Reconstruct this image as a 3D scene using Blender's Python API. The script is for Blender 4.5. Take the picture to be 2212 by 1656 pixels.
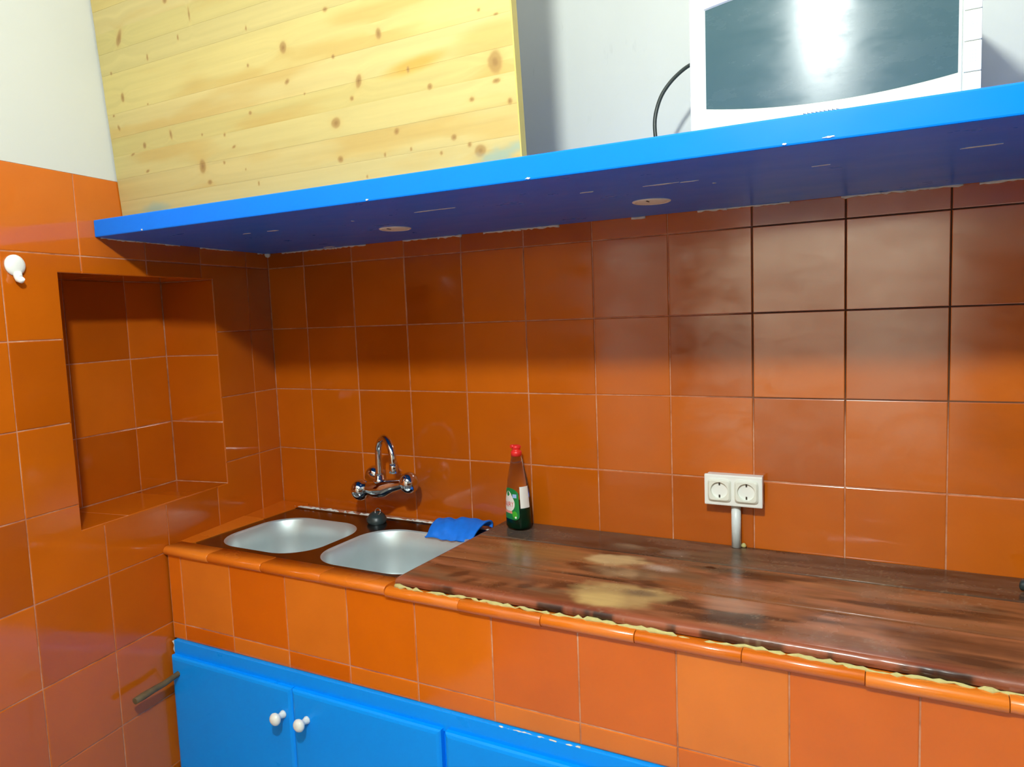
import bpy, bmesh, math, random
import numpy as np
from mathutils import Vector, Matrix

random.seed(7)
for o in list(bpy.data.objects):
    bpy.data.objects.remove(o)
S = bpy.context.scene
COL = S.collection
PI = math.pi
FLOOR = -1.27                     # everything is laid out from the tile joint at eye level, then lifted so the floor is z = 0
CEIL = 1.75

# ------------------------------------------------------------------ camera
cam_d = bpy.data.cameras.new('camera')
cam_d.sensor_fit = 'HORIZONTAL'
cam_d.sensor_width = 36.0
cam_d.lens = 36.0 * 1594.96 / 2212.0
cam_d.clip_start = 0.01
cam = bpy.data.objects.new('camera', cam_d)
COL.objects.link(cam)


def rodrigues(r):
    a = r.length
    return Matrix.Rotation(a, 3, r / a)


_R = rodrigues(Vector((0.1002, 0.4963, -0.0143)))
_B = Matrix(((1, 0, 0), (0, 0, -1), (0, 1, 0)))
_W = (_R @ _B).transposed()
cam.matrix_world = Matrix.Translation((1.888, -1.803, 0.2175)) @ Matrix((
    (_W[0][0], -_W[0][1], -_W[0][2]),
    (_W[1][0], -_W[1][1], -_W[1][2]),
    (_W[2][0], -_W[2][1], -_W[2][2]))).to_4x4()
S.camera = cam

# ------------------------------------------------------------------ world, exposure
w = bpy.data.worlds.new('world')
S.world = w
w.use_nodes = True
w.node_tree.nodes['Background'].inputs[0].default_value = (0.8, 0.9, 1, 1)
w.node_tree.nodes['Background'].inputs[1].default_value = 0.0
S.view_settings.view_transform = 'Standard'
S.view_settings.look = 'None'
S.view_settings.gamma = 1.0
S.view_settings.use_curve_mapping = False
S.view_settings.exposure = 0.0
S.cycles.max_bounces = 9
S.cycles.use_adaptive_sampling = True
S.cycles.adaptive_threshold = 0.10
S.cycles.adaptive_min_samples = 16
S.cycles.diffuse_bounces = 5
S.cycles.glossy_bounces = 4
S.cycles.transmission_bounces = 8


LAMP_POS = (1.63, -1.80, 1.14)
LAMP_W = 130.0
LAMP_COL = (0.94, 1.0, 0.96)


# ------------------------------------------------------------------ helpers
def lin(r, g, b):
    f = lambda c: (c / 255) / 12.92 if c / 255 <= 0.04045 else ((c / 255 + 0.055) / 1.055) ** 2.4
    return (f(r), f(g), f(b), 1.0)


def new_mat(name):
    m = bpy.data.materials.new(name)
    m.use_nodes = True
    return m, m.node_tree.nodes, m.node_tree.links, m.node_tree.nodes['Principled BSDF']


def setp(b, **kw):
    for k, v in kw.items():
        b.inputs[k.replace('_', ' ')].default_value = v


def ramp(N, stops):
    r = N.new('ShaderNodeValToRGB')
    cr = r.color_ramp
    while len(cr.elements) > 1:
        cr.elements.remove(cr.elements[0])
    cr.elements[0].position = stops[0][0]
    cr.elements[0].color = stops[0][1]
    for p, c in stops[1:]:
        e = cr.elements.new(p)
        e.color = c
    return r


def noise(N, L, scale, detail=3, rough=0.5, vec=None, stretch=None, coord='pos'):
    n = N.new('ShaderNodeTexNoise')
    n.inputs['Scale'].default_value = scale
    n.inputs['Detail'].default_value = detail
    n.inputs['Roughness'].default_value = rough
    if vec is None:
        if coord == 'pos':
            vec = N.new('ShaderNodeNewGeometry').outputs['Position']
        else:
            vec = N.new('ShaderNodeTexCoord').outputs['Object']
    if stretch:
        mp = N.new('ShaderNodeMapping')
        mp.inputs['Scale'].default_value = stretch
        L.new(vec, mp.inputs[0])
        vec = mp.outputs[0]
    L.new(vec, n.inputs['Vector'])
    return n


def bump(N, L, height, bsdf, strength=0.2, dist=0.002):
    bn = N.new('ShaderNodeBump')
    bn.inputs['Strength'].default_value = strength
    bn.inputs['Distance'].default_value = dist
    L.new(height, bn.inputs['Height'])
    L.new(bn.outputs[0], bsdf.inputs['Normal'])
    return bn


def mixc(N, L, fac, a, b, mode='MIX'):
    m = N.new('ShaderNodeMix')
    m.data_type = 'RGBA'
    m.blend_type = mode
    for sock, v in ((m.inputs[0], fac), (m.inputs[6], a), (m.inputs[7], b)):
        if hasattr(v, 'is_output'):
            L.new(v, sock)
        else:
            sock.default_value = v
    return m.outputs[2]


def maprange(N, L, v, a, b, c=0.0, d=1.0):
    m = N.new('ShaderNodeMapRange')
    m.inputs[1].default_value = a
    m.inputs[2].default_value = b
    m.inputs[3].default_value = c
    m.inputs[4].default_value = d
    L.new(v, m.inputs[0])
    return m.outputs[0]


def math_n(N, L, op, a, b):
    m = N.new('ShaderNodeMath')
    m.operation = op
    for sock, v in ((m.inputs[0], a), (m.inputs[1], b)):
        if hasattr(v, 'is_output'):
            L.new(v, sock)
        else:
            sock.default_value = v
    return m.outputs[0]


def simple(name, col, rough=0.5, metal=0.0, var=0.0, vscale=30, bumpk=0.0, **kw):
    m, N, L, b = new_mat(name)
    setp(b, Roughness=rough, Metallic=metal, **kw)
    n = noise(N, L, vscale, 2)
    d = tuple(c * (1 - var) for c in col[:3]) + (1,)
    L.new(mixc(N, L, n.outputs[0], d, col), b.inputs['Base Color'])
    if bumpk:
        bump(N, L, n.outputs[0], b, bumpk)
    return m


MATS = {}


def tile_mat(name, cols, rough=0.07, greasy=False):
    m, N, L, b = new_mat(name)
    oi = N.new('ShaderNodeObjectInfo')
    r = ramp(N, cols)
    L.new(oi.outputs['Random'], r.inputs[0])
    n = noise(N, L, 6.0, 2, 0.55)
    c = mixc(N, L, n.outputs[0], (0.86, 0.84, 0.8, 1), (1.10, 1.12, 1.14, 1))
    c2 = mixc(N, L, 1.0, r.outputs[0], c, 'MULTIPLY')
    L.new(c2, b.inputs['Base Color'])
    smear = noise(N, L, 5.0, 3, 0.65, stretch=(1.0, 1.0, 2.4))
    L.new(maprange(N, L, smear.outputs[0], 0.38, 0.70, rough, rough + 0.20), b.inputs['Roughness'])
    setp(b, IOR=1.62)
    if greasy:
        # greasy film wiped over the tiles of the back wall behind the cooking place
        g = N.new('ShaderNodeNewGeometry')
        sx = N.new('ShaderNodeSeparateXYZ')
        L.new(g.outputs['Position'], sx.inputs[0])
        film = noise(N, L, 4.5, 4, 0.7, stretch=(1.0, 1.0, 2.0))
        wob = math_n(N, L, 'MULTIPLY', math_n(N, L, 'SUBTRACT', film.outputs[0], 0.5), 0.5)
        fx = maprange(N, L, math_n(N, L, 'ADD', sx.outputs[0], wob), 1.38, 1.56)
        fz = maprange(N, L, math_n(N, L, 'ADD', sx.outputs[2], wob), -FLOOR - 0.24, -FLOOR + 0.0)
        fy = maprange(N, L, sx.outputs[1], -0.10, -0.05)
        fm = math_n(N, L, 'MULTIPLY', math_n(N, L, 'MULTIPLY', fx, fz), fy)
        fm = math_n(N, L, 'MULTIPLY', fm, maprange(N, L, film.outputs[0], 0.30, 0.62, 0.45, 1.0))
        L.new(fm, b.inputs['Coat Weight'])
        setp(b, Coat_IOR=2.15, Coat_Roughness=0.17)
    wav = noise(N, L, 9.0, 1, 0.4)
    bump(N, L, wav.outputs[0], b, 0.25, 0.004)
    return m


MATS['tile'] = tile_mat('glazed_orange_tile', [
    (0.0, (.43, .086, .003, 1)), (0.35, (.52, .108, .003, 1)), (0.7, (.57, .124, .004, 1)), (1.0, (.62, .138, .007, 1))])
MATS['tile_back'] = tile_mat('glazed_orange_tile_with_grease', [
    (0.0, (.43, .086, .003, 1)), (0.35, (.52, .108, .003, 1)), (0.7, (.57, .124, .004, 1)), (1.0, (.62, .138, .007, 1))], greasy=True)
MATS['tile_front_lit'] = tile_mat('glazed_orange_tile_lit', [  # counter-front tiles: lighter orange stands for the stronger light they catch
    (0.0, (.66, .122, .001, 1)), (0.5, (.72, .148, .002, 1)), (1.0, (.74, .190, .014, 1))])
MATS['nosing'] = tile_mat('glazed_nosing_tile', [
    (0.0, (.62, .135, .006, 1)), (0.5, (.72, .17, .010, 1)), (1.0, (.78, .21, .018, 1))], 0.12)


def grout_mat():
    m, N, L, b = new_mat('cement_grout')
    setp(b, Roughness=0.85)
    g = N.new('ShaderNodeNewGeometry')
    sx = N.new('ShaderNodeSeparateXYZ')
    L.new(g.outputs['Position'], sx.inputs[0])
    n = noise(N, L, 14, 4, 0.7)
    base = ramp(N, [(0.25, lin(150, 84, 50)), (0.5, lin(196, 130, 94)), (0.8, lin(226, 182, 150))])
    L.new(n.outputs[0], base.inputs[0])
    # soot settled in the joints of the right-hand half of the back wall, behind the cooking place
    mx = maprange(N, L, sx.outputs[0], 1.42, 1.58)
    mz = maprange(N, L, sx.outputs[2], -FLOOR - 0.10, -FLOOR + 0.02)
    my = maprange(N, L, sx.outputs[1], -0.10, -0.05)
    mm = math_n(N, L, 'MULTIPLY', math_n(N, L, 'MULTIPLY', mx, mz), my)
    L.new(mixc(N, L, mm, base.outputs[0], lin(74, 44, 18)), b.inputs['Base Color'])
    bump(N, L, noise(N, L, 300, 2).outputs[0], b, 0.4, 0.001)
    return m


MATS['grout'] = grout_mat()
MATS['plaster'] = simple('white_plaster', lin(206, 208, 200), 0.75, var=0.05, vscale=5, bumpk=0.12)


def plaster_back():
    m, N, L, b = new_mat('white_wall_paint')
    setp(b, Roughness=0.6)
    n = noise(N, L, 3.5, 5, 0.6, stretch=(1, 1, .35))
    n2 = noise(N, L, 40, 3, 0.6, stretch=(1, 1, .3))
    c = mixc(N, L, n.outputs[0], lin(188, 191, 184), lin(200, 203, 197))
    L.new(mixc(N, L, maprange(N, L, n2.outputs[0], 0.66, 0.78, 0, .35), c, lin(168, 170, 164)), b.inputs['Base Color'])
    bump(N, L, n2.outputs[0], b, 0.1, 0.002)
    return m


MATS['plaster_back'] = plaster_back()
MATS['floor'] = simple('floor_tile', lin(186, 191, 196), 0.35, var=0.1, vscale=9)
MATS['ceiling'] = simple('ceiling_paint', lin(236, 238, 236), 0.9, var=0.03, vscale=6)


def tiled_far():
    """walls behind the camera: the same orange tiling below, white paint above; too far off to tell tile from tile"""
    m, N, L, b = new_mat('far_tiled_wall')
    g = N.new('ShaderNodeNewGeometry')
    sx = N.new('ShaderNodeSeparateXYZ')
    L.new(g.outputs['Position'], sx.inputs[0])
    br = N.new('ShaderNodeTexBrick')
    br.offset = 0.0
    br.inputs['Scale'].default_value = 1.0
    br.inputs['Brick Width'].default_value = 0.2
    br.inputs['Row Height'].default_value = 0.2
    br.inputs['Mortar Size'].default_value = 0.002
    br.inputs['Color1'].default_value = (.26, .055, .006, 1)
    br.inputs['Color2'].default_value = (.32, .07, .008, 1)
    br.inputs['Mortar'].default_value = lin(190, 120, 84)
    cb = N.new('ShaderNodeCombineXYZ')
    L.new(math_n(N, L, 'ADD', sx.outputs[0], sx.outputs[1]), cb.inputs[0])
    L.new(sx.outputs[2], cb.inputs[1])
    L.new(cb.outputs[0], br.inputs['Vector'])
    up = math_n(N, L, 'GREATER_THAN', sx.outputs[2], 0.597 - FLOOR)
    L.new(mixc(N, L, up, br.outputs[0], lin(226, 226, 218)), b.inputs['Base Color'])
    L.new(maprange(N, L, up, 0, 1, .12, .8), b.inputs['Roughness'])
    return m


MATS['opposite'] = tiled_far()
MATS['door_wood'] = simple('white_door_paint', lin(222, 204, 180), 0.4, var=0.03, vscale=8)  # cream of the added cupboard that the tiles mirror


def blue_mat(name, chips=True, lo=(0.0, .175, .84, 1), hi=(0.0, .195, .92, 1), ior=1.27, bk=0.012):
    m, N, L, b = new_mat(name)
    n = noise(N, L, 7, 4, 0.6)
    c = mixc(N, L, n.outputs[0], lo, hi)
    if chips:
        a = N.new('ShaderNodeAttribute')
        a.attribute_name = 'chip'
        c = mixc(N, L, a.outputs['Fac'], c, lin(216, 214, 200))
    L.new(c, b.inputs['Base Color'])
    r = noise(N, L, 16, 4, 0.6, stretch=(.5, 1, 1))
    L.new(maprange(N, L, r.outputs[0], 0.3, 0.7, 0.27, 0.33), b.inputs['Roughness'])
    setp(b, IOR=ior)
    bump(N, L, noise(N, L, 12, 2, 0.4, stretch=(.35, 1, 1)).outputs[0], b, bk, 0.001)
    return m


MATS['blue'] = blue_mat('blue_gloss_paint', False)
MATS['blue_lit'] = blue_mat('blue_gloss_paint_doors', False, (0.0, .29, .96, 1), (0.0, .32, 1.0, 1), 1.3, 0.02)  # same paint as the shelf, lightened in place of light on the doors


def wood_attr(name, rough_lo, rough_hi, grain_scale, stretch, grain, bumpk=0.1, ior=1.45):
    m, N, L, b = new_mat(name)
    a = N.new('ShaderNodeVertexColor')
    a.layer_name = 'col'
    g = noise(N, L, grain_scale, 6, 0.65, stretch=stretch)
    c = mixc(N, L, g.outputs[0], tuple([1 - grain] * 3) + (1,), tuple([1 + grain] * 3) + (1,))
    L.new(mixc(N, L, 1.0, a.outputs[0], c, 'MULTIPLY'), b.inputs['Base Color'])
    r = noise(N, L, 9, 4, 0.6)
    L.new(maprange(N, L, r.outputs[0], 0.3, 0.7, rough_lo, rough_hi), b.inputs['Roughness'])
    setp(b, IOR=ior)
    bump(N, L, g.outputs[0], b, bumpk, 0.001)
    return m


MATS['pine'] = wood_attr('varnished_pine', 0.3, 0.45, 40, (0.12, 1, 1.6), 0.07, 0.05)
MATS['darkwood'] = wood_attr('worn_dark_hardwood', 0.12, 0.34, 55, (0.10, 1.2, 1), 0.22, 0.12, 1.5)
MATS['cream_edge'] = simple('pine_edge', lin(206, 182, 96), 0.5, var=0.15)
MATS['steel_rim'] = simple('polished_steel', lin(128, 130, 130), 0.20, 1.0, var=0.5, vscale=26, bumpk=0.03)
MATS['steel_bowl'] = simple('satin_steel', (.62, .71, .72, 1), 0.40, 0.62, var=0.10, vscale=18)
MATS['chrome'] = simple('chrome', lin(214, 218, 222), 0.08, 1.0, var=0.08)
MATS['rubber'] = simple('dark_rubber', lin(44, 60, 62), 0.35, var=0.3)
MATS['white_plastic'] = simple('white_plastic', lin(238, 242, 236), 0.35, var=0.03)
MATS['cream_plastic'] = simple('cream_plastic', lin(234, 238, 224), 0.35, var=0.03)
MATS['knob'] = simple('white_glazed_knob', lin(232, 234, 224), 0.2, var=0.03)
MATS['hole'] = simple('dark_socket_hole', lin(66, 62, 54), 0.6)
MATS['pipe'] = simple('pale_conduit_plastic', lin(222, 232, 232), 0.35, var=0.03)
MATS['foam'] = simple('yellow_foam', lin(206, 196, 128), 0.9, var=0.35, vscale=120, bumpk=0.6)
MATS['filler'] = simple('white_filler', lin(232, 230, 224), 0.85, var=0.35, vscale=90)
MATS['rod'] = simple('weathered_rod', lin(112, 94, 62), 0.7, var=0.6, vscale=60, bumpk=0.5)
MATS['cloth'] = simple('blue_cloth', (.0, .21, .96, 1), 0.7, var=0.25, vscale=60, bumpk=0.4)
MATS['cable'] = simple('dark_cable', lin(44, 52, 48), 0.4, var=0.1)
MATS['mw_white'] = simple('white_enamel', lin(232, 234, 228), 0.3, var=0.02)
MATS['mw_grey'] = simple('grey_seam', lin(176, 184, 178), 0.5)
MATS['spot_cream'] = simple('cream_disc', lin(240, 236, 224), 0.6, var=0.15)
MATS['red_cap'] = simple('red_plastic', lin(236, 46, 42), 0.35)
MATS['lab_green'] = simple('green_label', lin(0, 128, 58), 0.4)
MATS['lab_light_green'] = simple('light_green_label', lin(70, 178, 40), 0.4)
MATS['lab_white'] = simple('white_label', lin(236, 236, 230), 0.4)
MATS['lab_red'] = simple('red_print', lin(214, 60, 50), 0.4)
MATS['lab_pink'] = simple('pink_print', lin(232, 150, 130), 0.4)
MATS['lab_blue'] = simple('pale_blue_print', lin(150, 190, 236), 0.4)


def window_glass():
    m, N, L, b = new_mat('smeared_dark_glass')
    setp(b, IOR=1.55)
    n = noise(N, L, 3, 2, 0.5)
    L.new(mixc(N, L, n.outputs[0], lin(58, 82, 88), lin(64, 90, 96)), b.inputs['Base Color'])
    r = noise(N, L, 10, 5, 0.7, stretch=(1.0, 1, 2.5))
    L.new(maprange(N, L, r.outputs[0], 0.35, 0.65, 0.20, 0.30), b.inputs['Roughness'])
    bump(N, L, noise(N, L, 30, 5, 0.7, stretch=(.5, 1, 1.6)).outputs[0], b, 0.012, 0.002)
    tg = N.new('ShaderNodeTangent')
    tg.direction_type = 'RADIAL'
    tg.axis = 'Z'
    L.new(tg.outputs[0], b.inputs['Tangent'])
    setp(b, Anisotropic=0.62, Anisotropic_Rotation=0.25, Specular_IOR_Level=0.22)
    return m


MATS['glass_dark'] = window_glass()


def clear_plastic(name, col, rough=0.05, ior=1.2):
    m, N, L, b = new_mat(name)
    setp(b, Roughness=rough, IOR=ior, Transmission_Weight=1.0, Base_Color=col)
    n = noise(N, L, 30, 2)
    L.new(mixc(N, L, n.outputs[0], col, tuple(c * .97 for c in col[:3]) + (1,)), b.inputs['Base Color'])
    return m


MATS['pet'] = clear_plastic('clear_bottle_plastic', (0.97, 0.97, 0.97, 1), 0.04, 1.12)
m_, N_, L_, b_ = new_mat('green_soap')
setp(b_, Roughness=0.08, IOR=1.36, Transmission_Weight=0.55)
L_.new(mixc(N_, L_, noise(N_, L_, 25, 2).outputs[0], lin(0, 62, 40), lin(2, 74, 46)), b_.inputs['Base Color'])
MATS['soap'] = m_


# ---- mesh helpers
class MB:
    def __init__(s):
        s.v, s.f, s.sm = [], [], []

    def add(s, vs, fs, smooth=False):
        o = len(s.v)
        s.v += [tuple(v) for v in vs]
        s.f += [tuple(i + o for i in f) for f in fs]
        s.sm += [smooth] * len(fs)
        return s

    def box(s, a, b, bev=0.0):
        (x0, y0, z0), (x1, y1, z1) = a, b
        if bev <= 0:
            vs = [(x, y, z) for z in (z0, z1) for y in (y0, y1) for x in (x0, x1)]
            return s.add(vs, [(0, 2, 3, 1), (4, 5, 7, 6), (0, 1, 5, 4), (2, 6, 7, 3), (0, 4, 6, 2), (1, 3, 7, 5)])
        bm = bmesh.new()
        bmesh.ops.create_cube(bm, size=1)
        for v in bm.verts:
            v.co = Vector(((x0 + x1) / 2 + v.co.x * (x1 - x0), (y0 + y1) / 2 + v.co.y * (y1 - y0), (z0 + z1) / 2 + v.co.z * (z1 - z0)))
        bmesh.ops.bevel(bm, geom=bm.edges[:], offset=bev, segments=2, affect='EDGES', profile=0.6)
        return s.from_bm(bm)

    def from_bm(s, bm, smooth=False):
        bm.verts.index_update()
        s.add([v.co[:] for v in bm.verts], [[v.index for v in f.verts] for f in bm.faces], smooth)
        bm.free()
        return s

    def loft(s, loops, cap0=True, cap1=True, smooth=True):
        n = len(loops[0])
        o = [p for lp in loops for p in lp]
        fs = []
        for i in range(len(loops) - 1):
            for j in range(n):
                k = (j + 1) % n
                fs.append((i * n + j, i * n + k, (i + 1) * n + k, (i + 1) * n + j))
        s.add(o, fs, smooth)
        b = len(s.v) - len(o)
        if cap0:
            s.f.append(tuple(b + i for i in reversed(range(n)))); s.sm.append(False)
        if cap1:
            s.f.append(tuple(b + (len(loops) - 1) * n + i for i in range(n))); s.sm.append(False)
        return s

    def lathe(s, c, axis, prof, n=24, caps=True):
        a = Vector(axis).normalized()
        u = a.orthogonal().normalized()
        v = a.cross(u)
        c = Vector(c)
        loops = [[(c + a * h + (u * math.cos(t) + v * math.sin(t)) * r)[:] for t in [2 * PI * i / n for i in range(n)]] for h, r in prof]
        return s.loft(loops, caps, caps)

    def tube(s, pts, rad, n=12, caps=True):
        pts = [Vector(p) for p in pts]
        loops = []
        prev = None
        for i, p in enumerate(pts):
            t = (pts[min(i + 1, len(pts) - 1)] - pts[max(i - 1, 0)]).normalized()
            u = t.orthogonal().normalized() if prev is None else (prev - t * prev.dot(t)).normalized()
            prev = u
            v = t.cross(u)
            r = rad[i] if isinstance(rad, (list, tuple)) else rad
            loops.append([(p + (u * math.cos(a) + v * math.sin(a)) * r)[:] for a in [2 * PI * k / n for k in range(n)]])
        return s.loft(loops, caps, caps)

    def mesh(s, name, org=(0, 0, 0)):
        me = bpy.data.meshes.new(name)
        ox, oy, oz = org
        me.from_pydata([(x - ox, y - oy, z - oz) for x, y, z in s.v], [], s.f)
        me.polygons.foreach_set('use_smooth', s.sm)
        me.update()
        return me


def smooth_path(P, n=6):
    out = []
    P = [Vector(p) for p in P]
    for i in range(len(P) - 1):
        a, b, c, d = P[max(i - 1, 0)], P[i], P[i + 1], P[min(i + 2, len(P) - 1)]
        for k in range(n):
            t = k / n
            out.append(.5 * ((2 * b) + (c - a) * t + (2 * a - 5 * b + 4 * c - d) * t * t + (3 * b - a - 3 * c + d) * t ** 3))
    out.append(P[-1])
    return out


TOP = []


def thing(name, label, cat, loc, group=None):
    o = bpy.data.objects.new(name, None)
    o.empty_display_size = 0.05
    COL.objects.link(o)
    o.location = loc
    o['label'] = label
    o['category'] = cat
    if group:
        o['group'] = group
    TOP.append(o)
    return o


def root_org(o):
    p = Vector((0, 0, 0))
    while o is not None:
        p += o.location
        o = o.parent
    return p


def part(name, mb, mat, parent, label=None, me=None):
    """a mesh of its own under its thing; vertices are given in room coordinates"""
    if me is None:
        me = mb.mesh(name, root_org(parent))
    if mat is not None:
        me.materials.append(MATS[mat])
    o = bpy.data.objects.new(name, me)
    COL.objects.link(o)
    o.parent = parent
    if label:
        o['label'] = label
    return o


def solo(name, mb, mat, label, cat, org=(0, 0, 0), group=None):
    me = mb.mesh(name, org)
    me.materials.append(MATS[mat])
    o = bpy.data.objects.new(name, me)
    COL.objects.link(o)
    o.location = org
    o['label'] = label
    o['category'] = cat
    if group:
        o['group'] = group
    TOP.append(o)
    return o


def struct(name, mb, mat, label):
    me = mb.mesh(name)
    for k in (mat if isinstance(mat, (list, tuple)) else [mat]):
        me.materials.append(MATS[k])
    o = bpy.data.objects.new(name, me)
    COL.objects.link(o)
    o['kind'] = 'structure'
    o['label'] = label
    TOP.append(o)
    return o


# ------------------------------------------------------------------ frames of the tiled planes
class Frame:
    def __init__(s, o, u, v):
        s.o, s.u, s.v = Vector(o), Vector(u).normalized(), Vector(v).normalized()
        s.w = s.u.cross(s.v)

    def P(s, a, b, c=0.0):
        return s.o + s.u * a + s.v * b + s.w * c


TH = -0.1501
ES = Vector((-math.sin(TH), -math.cos(TH), 0))       # along the left wall, away from the corner
NL = Vector((math.cos(TH), -math.sin(TH), 0))        # out of the left wall into the room
F_BACK = Frame((0, 0, 0), (1, 0, 0), (0, 0, 1))
F_LEFT = Frame((0, 0, 0), -ES, (0, 0, 1))
FY = -0.517                                          # face of the counter front
F_FRONT = Frame((0, FY, 0), (1, 0, 0), (0, 0, 1))
GAP = 0.0013
TT = 0.006
TILE_CACHE = {}


def tile_mesh(poly, bev=0.0016, dep=TT, mat=''):
    """bevelled tile from an axis-aligned counter-clockwise outline, front face at w = 0"""
    n = len(poly)
    key = (mat, round(bev, 5), tuple((round(a, 4), round(b, 4)) for a, b in poly))
    if key in TILE_CACHE:
        return TILE_CACHE[key]

    def inset(d):
        out = []
        for i in range(n):
            ax, ay = poly[i - 1]
            bx, by = poly[i]
            cx, cy = poly[(i + 1) % n]
            e0 = Vector((bx - ax, by - ay)).normalized()
            e1 = Vector((cx - bx, cy - by)).normalized()
            nn = Vector((-e0.y, e0.x)) + Vector((-e1.y, e1.x))
            out.append((bx + nn.x * d, by + nn.y * d))
        return out
    mb = MB()
    loops = [[(a, b, -dep) for a, b in inset(GAP)], [(a, b, -bev) for a, b in inset(GAP)],
             [(a, b, -bev * .3) for a, b in inset(GAP + bev * .3)], [(a, b, 0) for a, b in inset(GAP + bev)]]
    mb.loft(loops, cap0=False, cap1=True, smooth=False)
    me = mb.mesh('tile')
    TILE_CACHE[key] = me
    return me


def put_tile(fr, poly, parent, mat='tile', tilt=0.0035, off=0.0, name='tile'):
    cu = sum(p[0] for p in poly) / len(poly)
    cv = sum(p[1] for p in poly) / len(poly)
    me = tile_mesh([(a - cu, b - cv) for a, b in poly], mat=mat)
    if not me.materials:
        me.materials.append(MATS[mat])
    o = bpy.data.objects.new(name, me)
    COL.objects.link(o)
    o.parent = parent
    if me.materials[0] is not MATS[mat]:
        o.material_slots[0].link = 'OBJECT'
        o.material_slots[0].material = MATS[mat]
    rot = Matrix((fr.u, fr.v, fr.w)).transposed()
    t = Matrix.Rotation(random.uniform(-tilt, tilt), 3, 'X') @ Matrix.Rotation(random.uniform(-tilt, tilt), 3, 'Y')
    p = fr.P(cu, cv, off + random.uniform(-0.0004, 0.0002)) - root_org(parent)
    o.matrix_basis = Matrix.Translation(p) @ (rot @ t).to_4x4()
    return o


def rect(a, b, c, d):
    return [(a, c), (b, c), (b, d), (a, d)]


def cut_rect(cell, hole):
    """cell minus hole, as one outline (L or rectangle) or two rectangles; cells are (u0,u1,v0,v1)"""
    a, b, c, d = cell
    p, q, r, s_ = hole
    e = 0.004
    if q <= a + e or p >= b - e or s_ <= c + e or r >= d - e:
        return [rect(*cell)]
    lu, ru, lv, tv = p > a + e, q < b - e, r > c + e, s_ < d - e
    if not (lu or ru or lv or tv):
        return []
    k = (lu, ru, lv, tv)
    one = {(1, 0, 0, 0): rect(a, p, c, d), (0, 1, 0, 0): rect(q, b, c, d), (0, 0, 1, 0): rect(a, b, c, r), (0, 0, 0, 1): rect(a, b, s_, d)}
    k = tuple(int(x) for x in k)
    if k in one:
        return [one[k]]
    if k == (1, 0, 1, 0):
        return [[(a, c), (b, c), (b, r), (p, r), (p, d), (a, d)]]
    if k == (0, 1, 1, 0):
        return [[(a, c), (b, c), (b, d), (q, d), (q, r), (a, r)]]
    if k == (1, 0, 0, 1):
        return [[(a, c), (p, c), (p, s_), (b, s_), (b, d), (a, d)]]
    if k == (0, 1, 0, 1):
        return [[(q, c), (b, c), (b, d), (a, d), (a, s_), (q, s_)]]
    out = []
    if lu: out.append(rect(a, p, c, d))
    if ru: out.append(rect(q, b, c, d))
    return out


# ------------------------------------------------------------------ room shell
RX, FYW = 3.15, -3.0
RXW, FYE = 5.6, -6.2           # far ends of the room, behind and beside the photographer
LW = lambda s, z, off=0.0: (ES * s + NL * off + Vector((0, 0, z)))[:]


def quad(mb, a, b, c, d):
    return mb.add([a, b, c, d], [(0, 1, 2, 3)])


mb = MB().box((-0.75, FYE - .2, FLOOR - .1), (RXW + .2, .2, FLOOR))
struct('floor', mb, 'floor', 'brown tiled kitchen floor')
mb = MB().box((-0.75, FYE - .2, CEIL), (RXW + .2, .2, CEIL + .1))
struct('ceiling', mb, 'ceiling', 'white painted ceiling')

# back wall: masonry with the white painted upper part
mb = MB().box((-0.3, 0.0015, FLOOR), (RXW, 0.12, 0.488)).box((-0.3, -0.003, 0.488), (RXW, 0.12, CEIL))
wall_back = struct('wall_back', mb, ['plaster_back'], 'back wall, orange tiles below the blue shelf and white paint above')
part('grout', MB().box((-0.05, 0.0014, -0.62), (RX, 0.010, 0.4885)), 'grout', wall_back)

# left wall with the niche opening
NS0, NS1, NZ0, NZ1, ND = 0.264, 0.771, -0.264, 0.357, 0.20
SEND = 6.3
TILE_TOP = 0.597


def wall_block(mb, s0, s1, z0, z1, o0, o1):
    P = [LW(s, z, o) for z in (z0, z1) for o in (o0, o1) for s in (s0, s1)]
    mb.add(P, [(0, 1, 3, 2), (4, 6, 7, 5), (0, 4, 5, 1), (2, 3, 7, 6), (0, 2, 6, 4), (1, 5, 7, 3)])


GB = -0.0016
mb = MB()
wall_block(mb, -0.02, SEND, TILE_TOP, CEIL, -0.3, -0.0035)
wall_block(mb, -0.02, SEND, FLOOR, NZ0 - TT, -0.3, -TT)
wall_block(mb, -0.02, SEND, NZ1 + TT, TILE_TOP, -0.3, -TT)
wall_block(mb, -0.02, NS0 - TT, NZ0 - TT, NZ1 + TT, -0.3, -TT)
wall_block(mb, NS1 + TT, SEND, NZ0 - TT, NZ1 + TT, -0.3, -TT)
wall_block(mb, NS0 - TT, NS1 + TT, NZ0 - TT, NZ1 + TT, -0.3, -ND - TT)
wall_left = struct('wall_left', mb, ['plaster'], 'left wall, orange tiles with a recessed niche and white plaster above')
mb = MB()
wall_block(mb, -0.002, 2.2, FLOOR, NZ0 - .001, -TT, GB)
wall_block(mb, -0.002, 2.2, NZ1 + .001, TILE_TOP - .001, -TT, GB)
wall_block(mb, -0.002, NS0 - .001, NZ0 - .001, NZ1 + .001, -TT, GB)
wall_block(mb, NS1 + .001, 2.2, NZ0 - .001, NZ1 + .001, -TT, GB)
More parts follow.
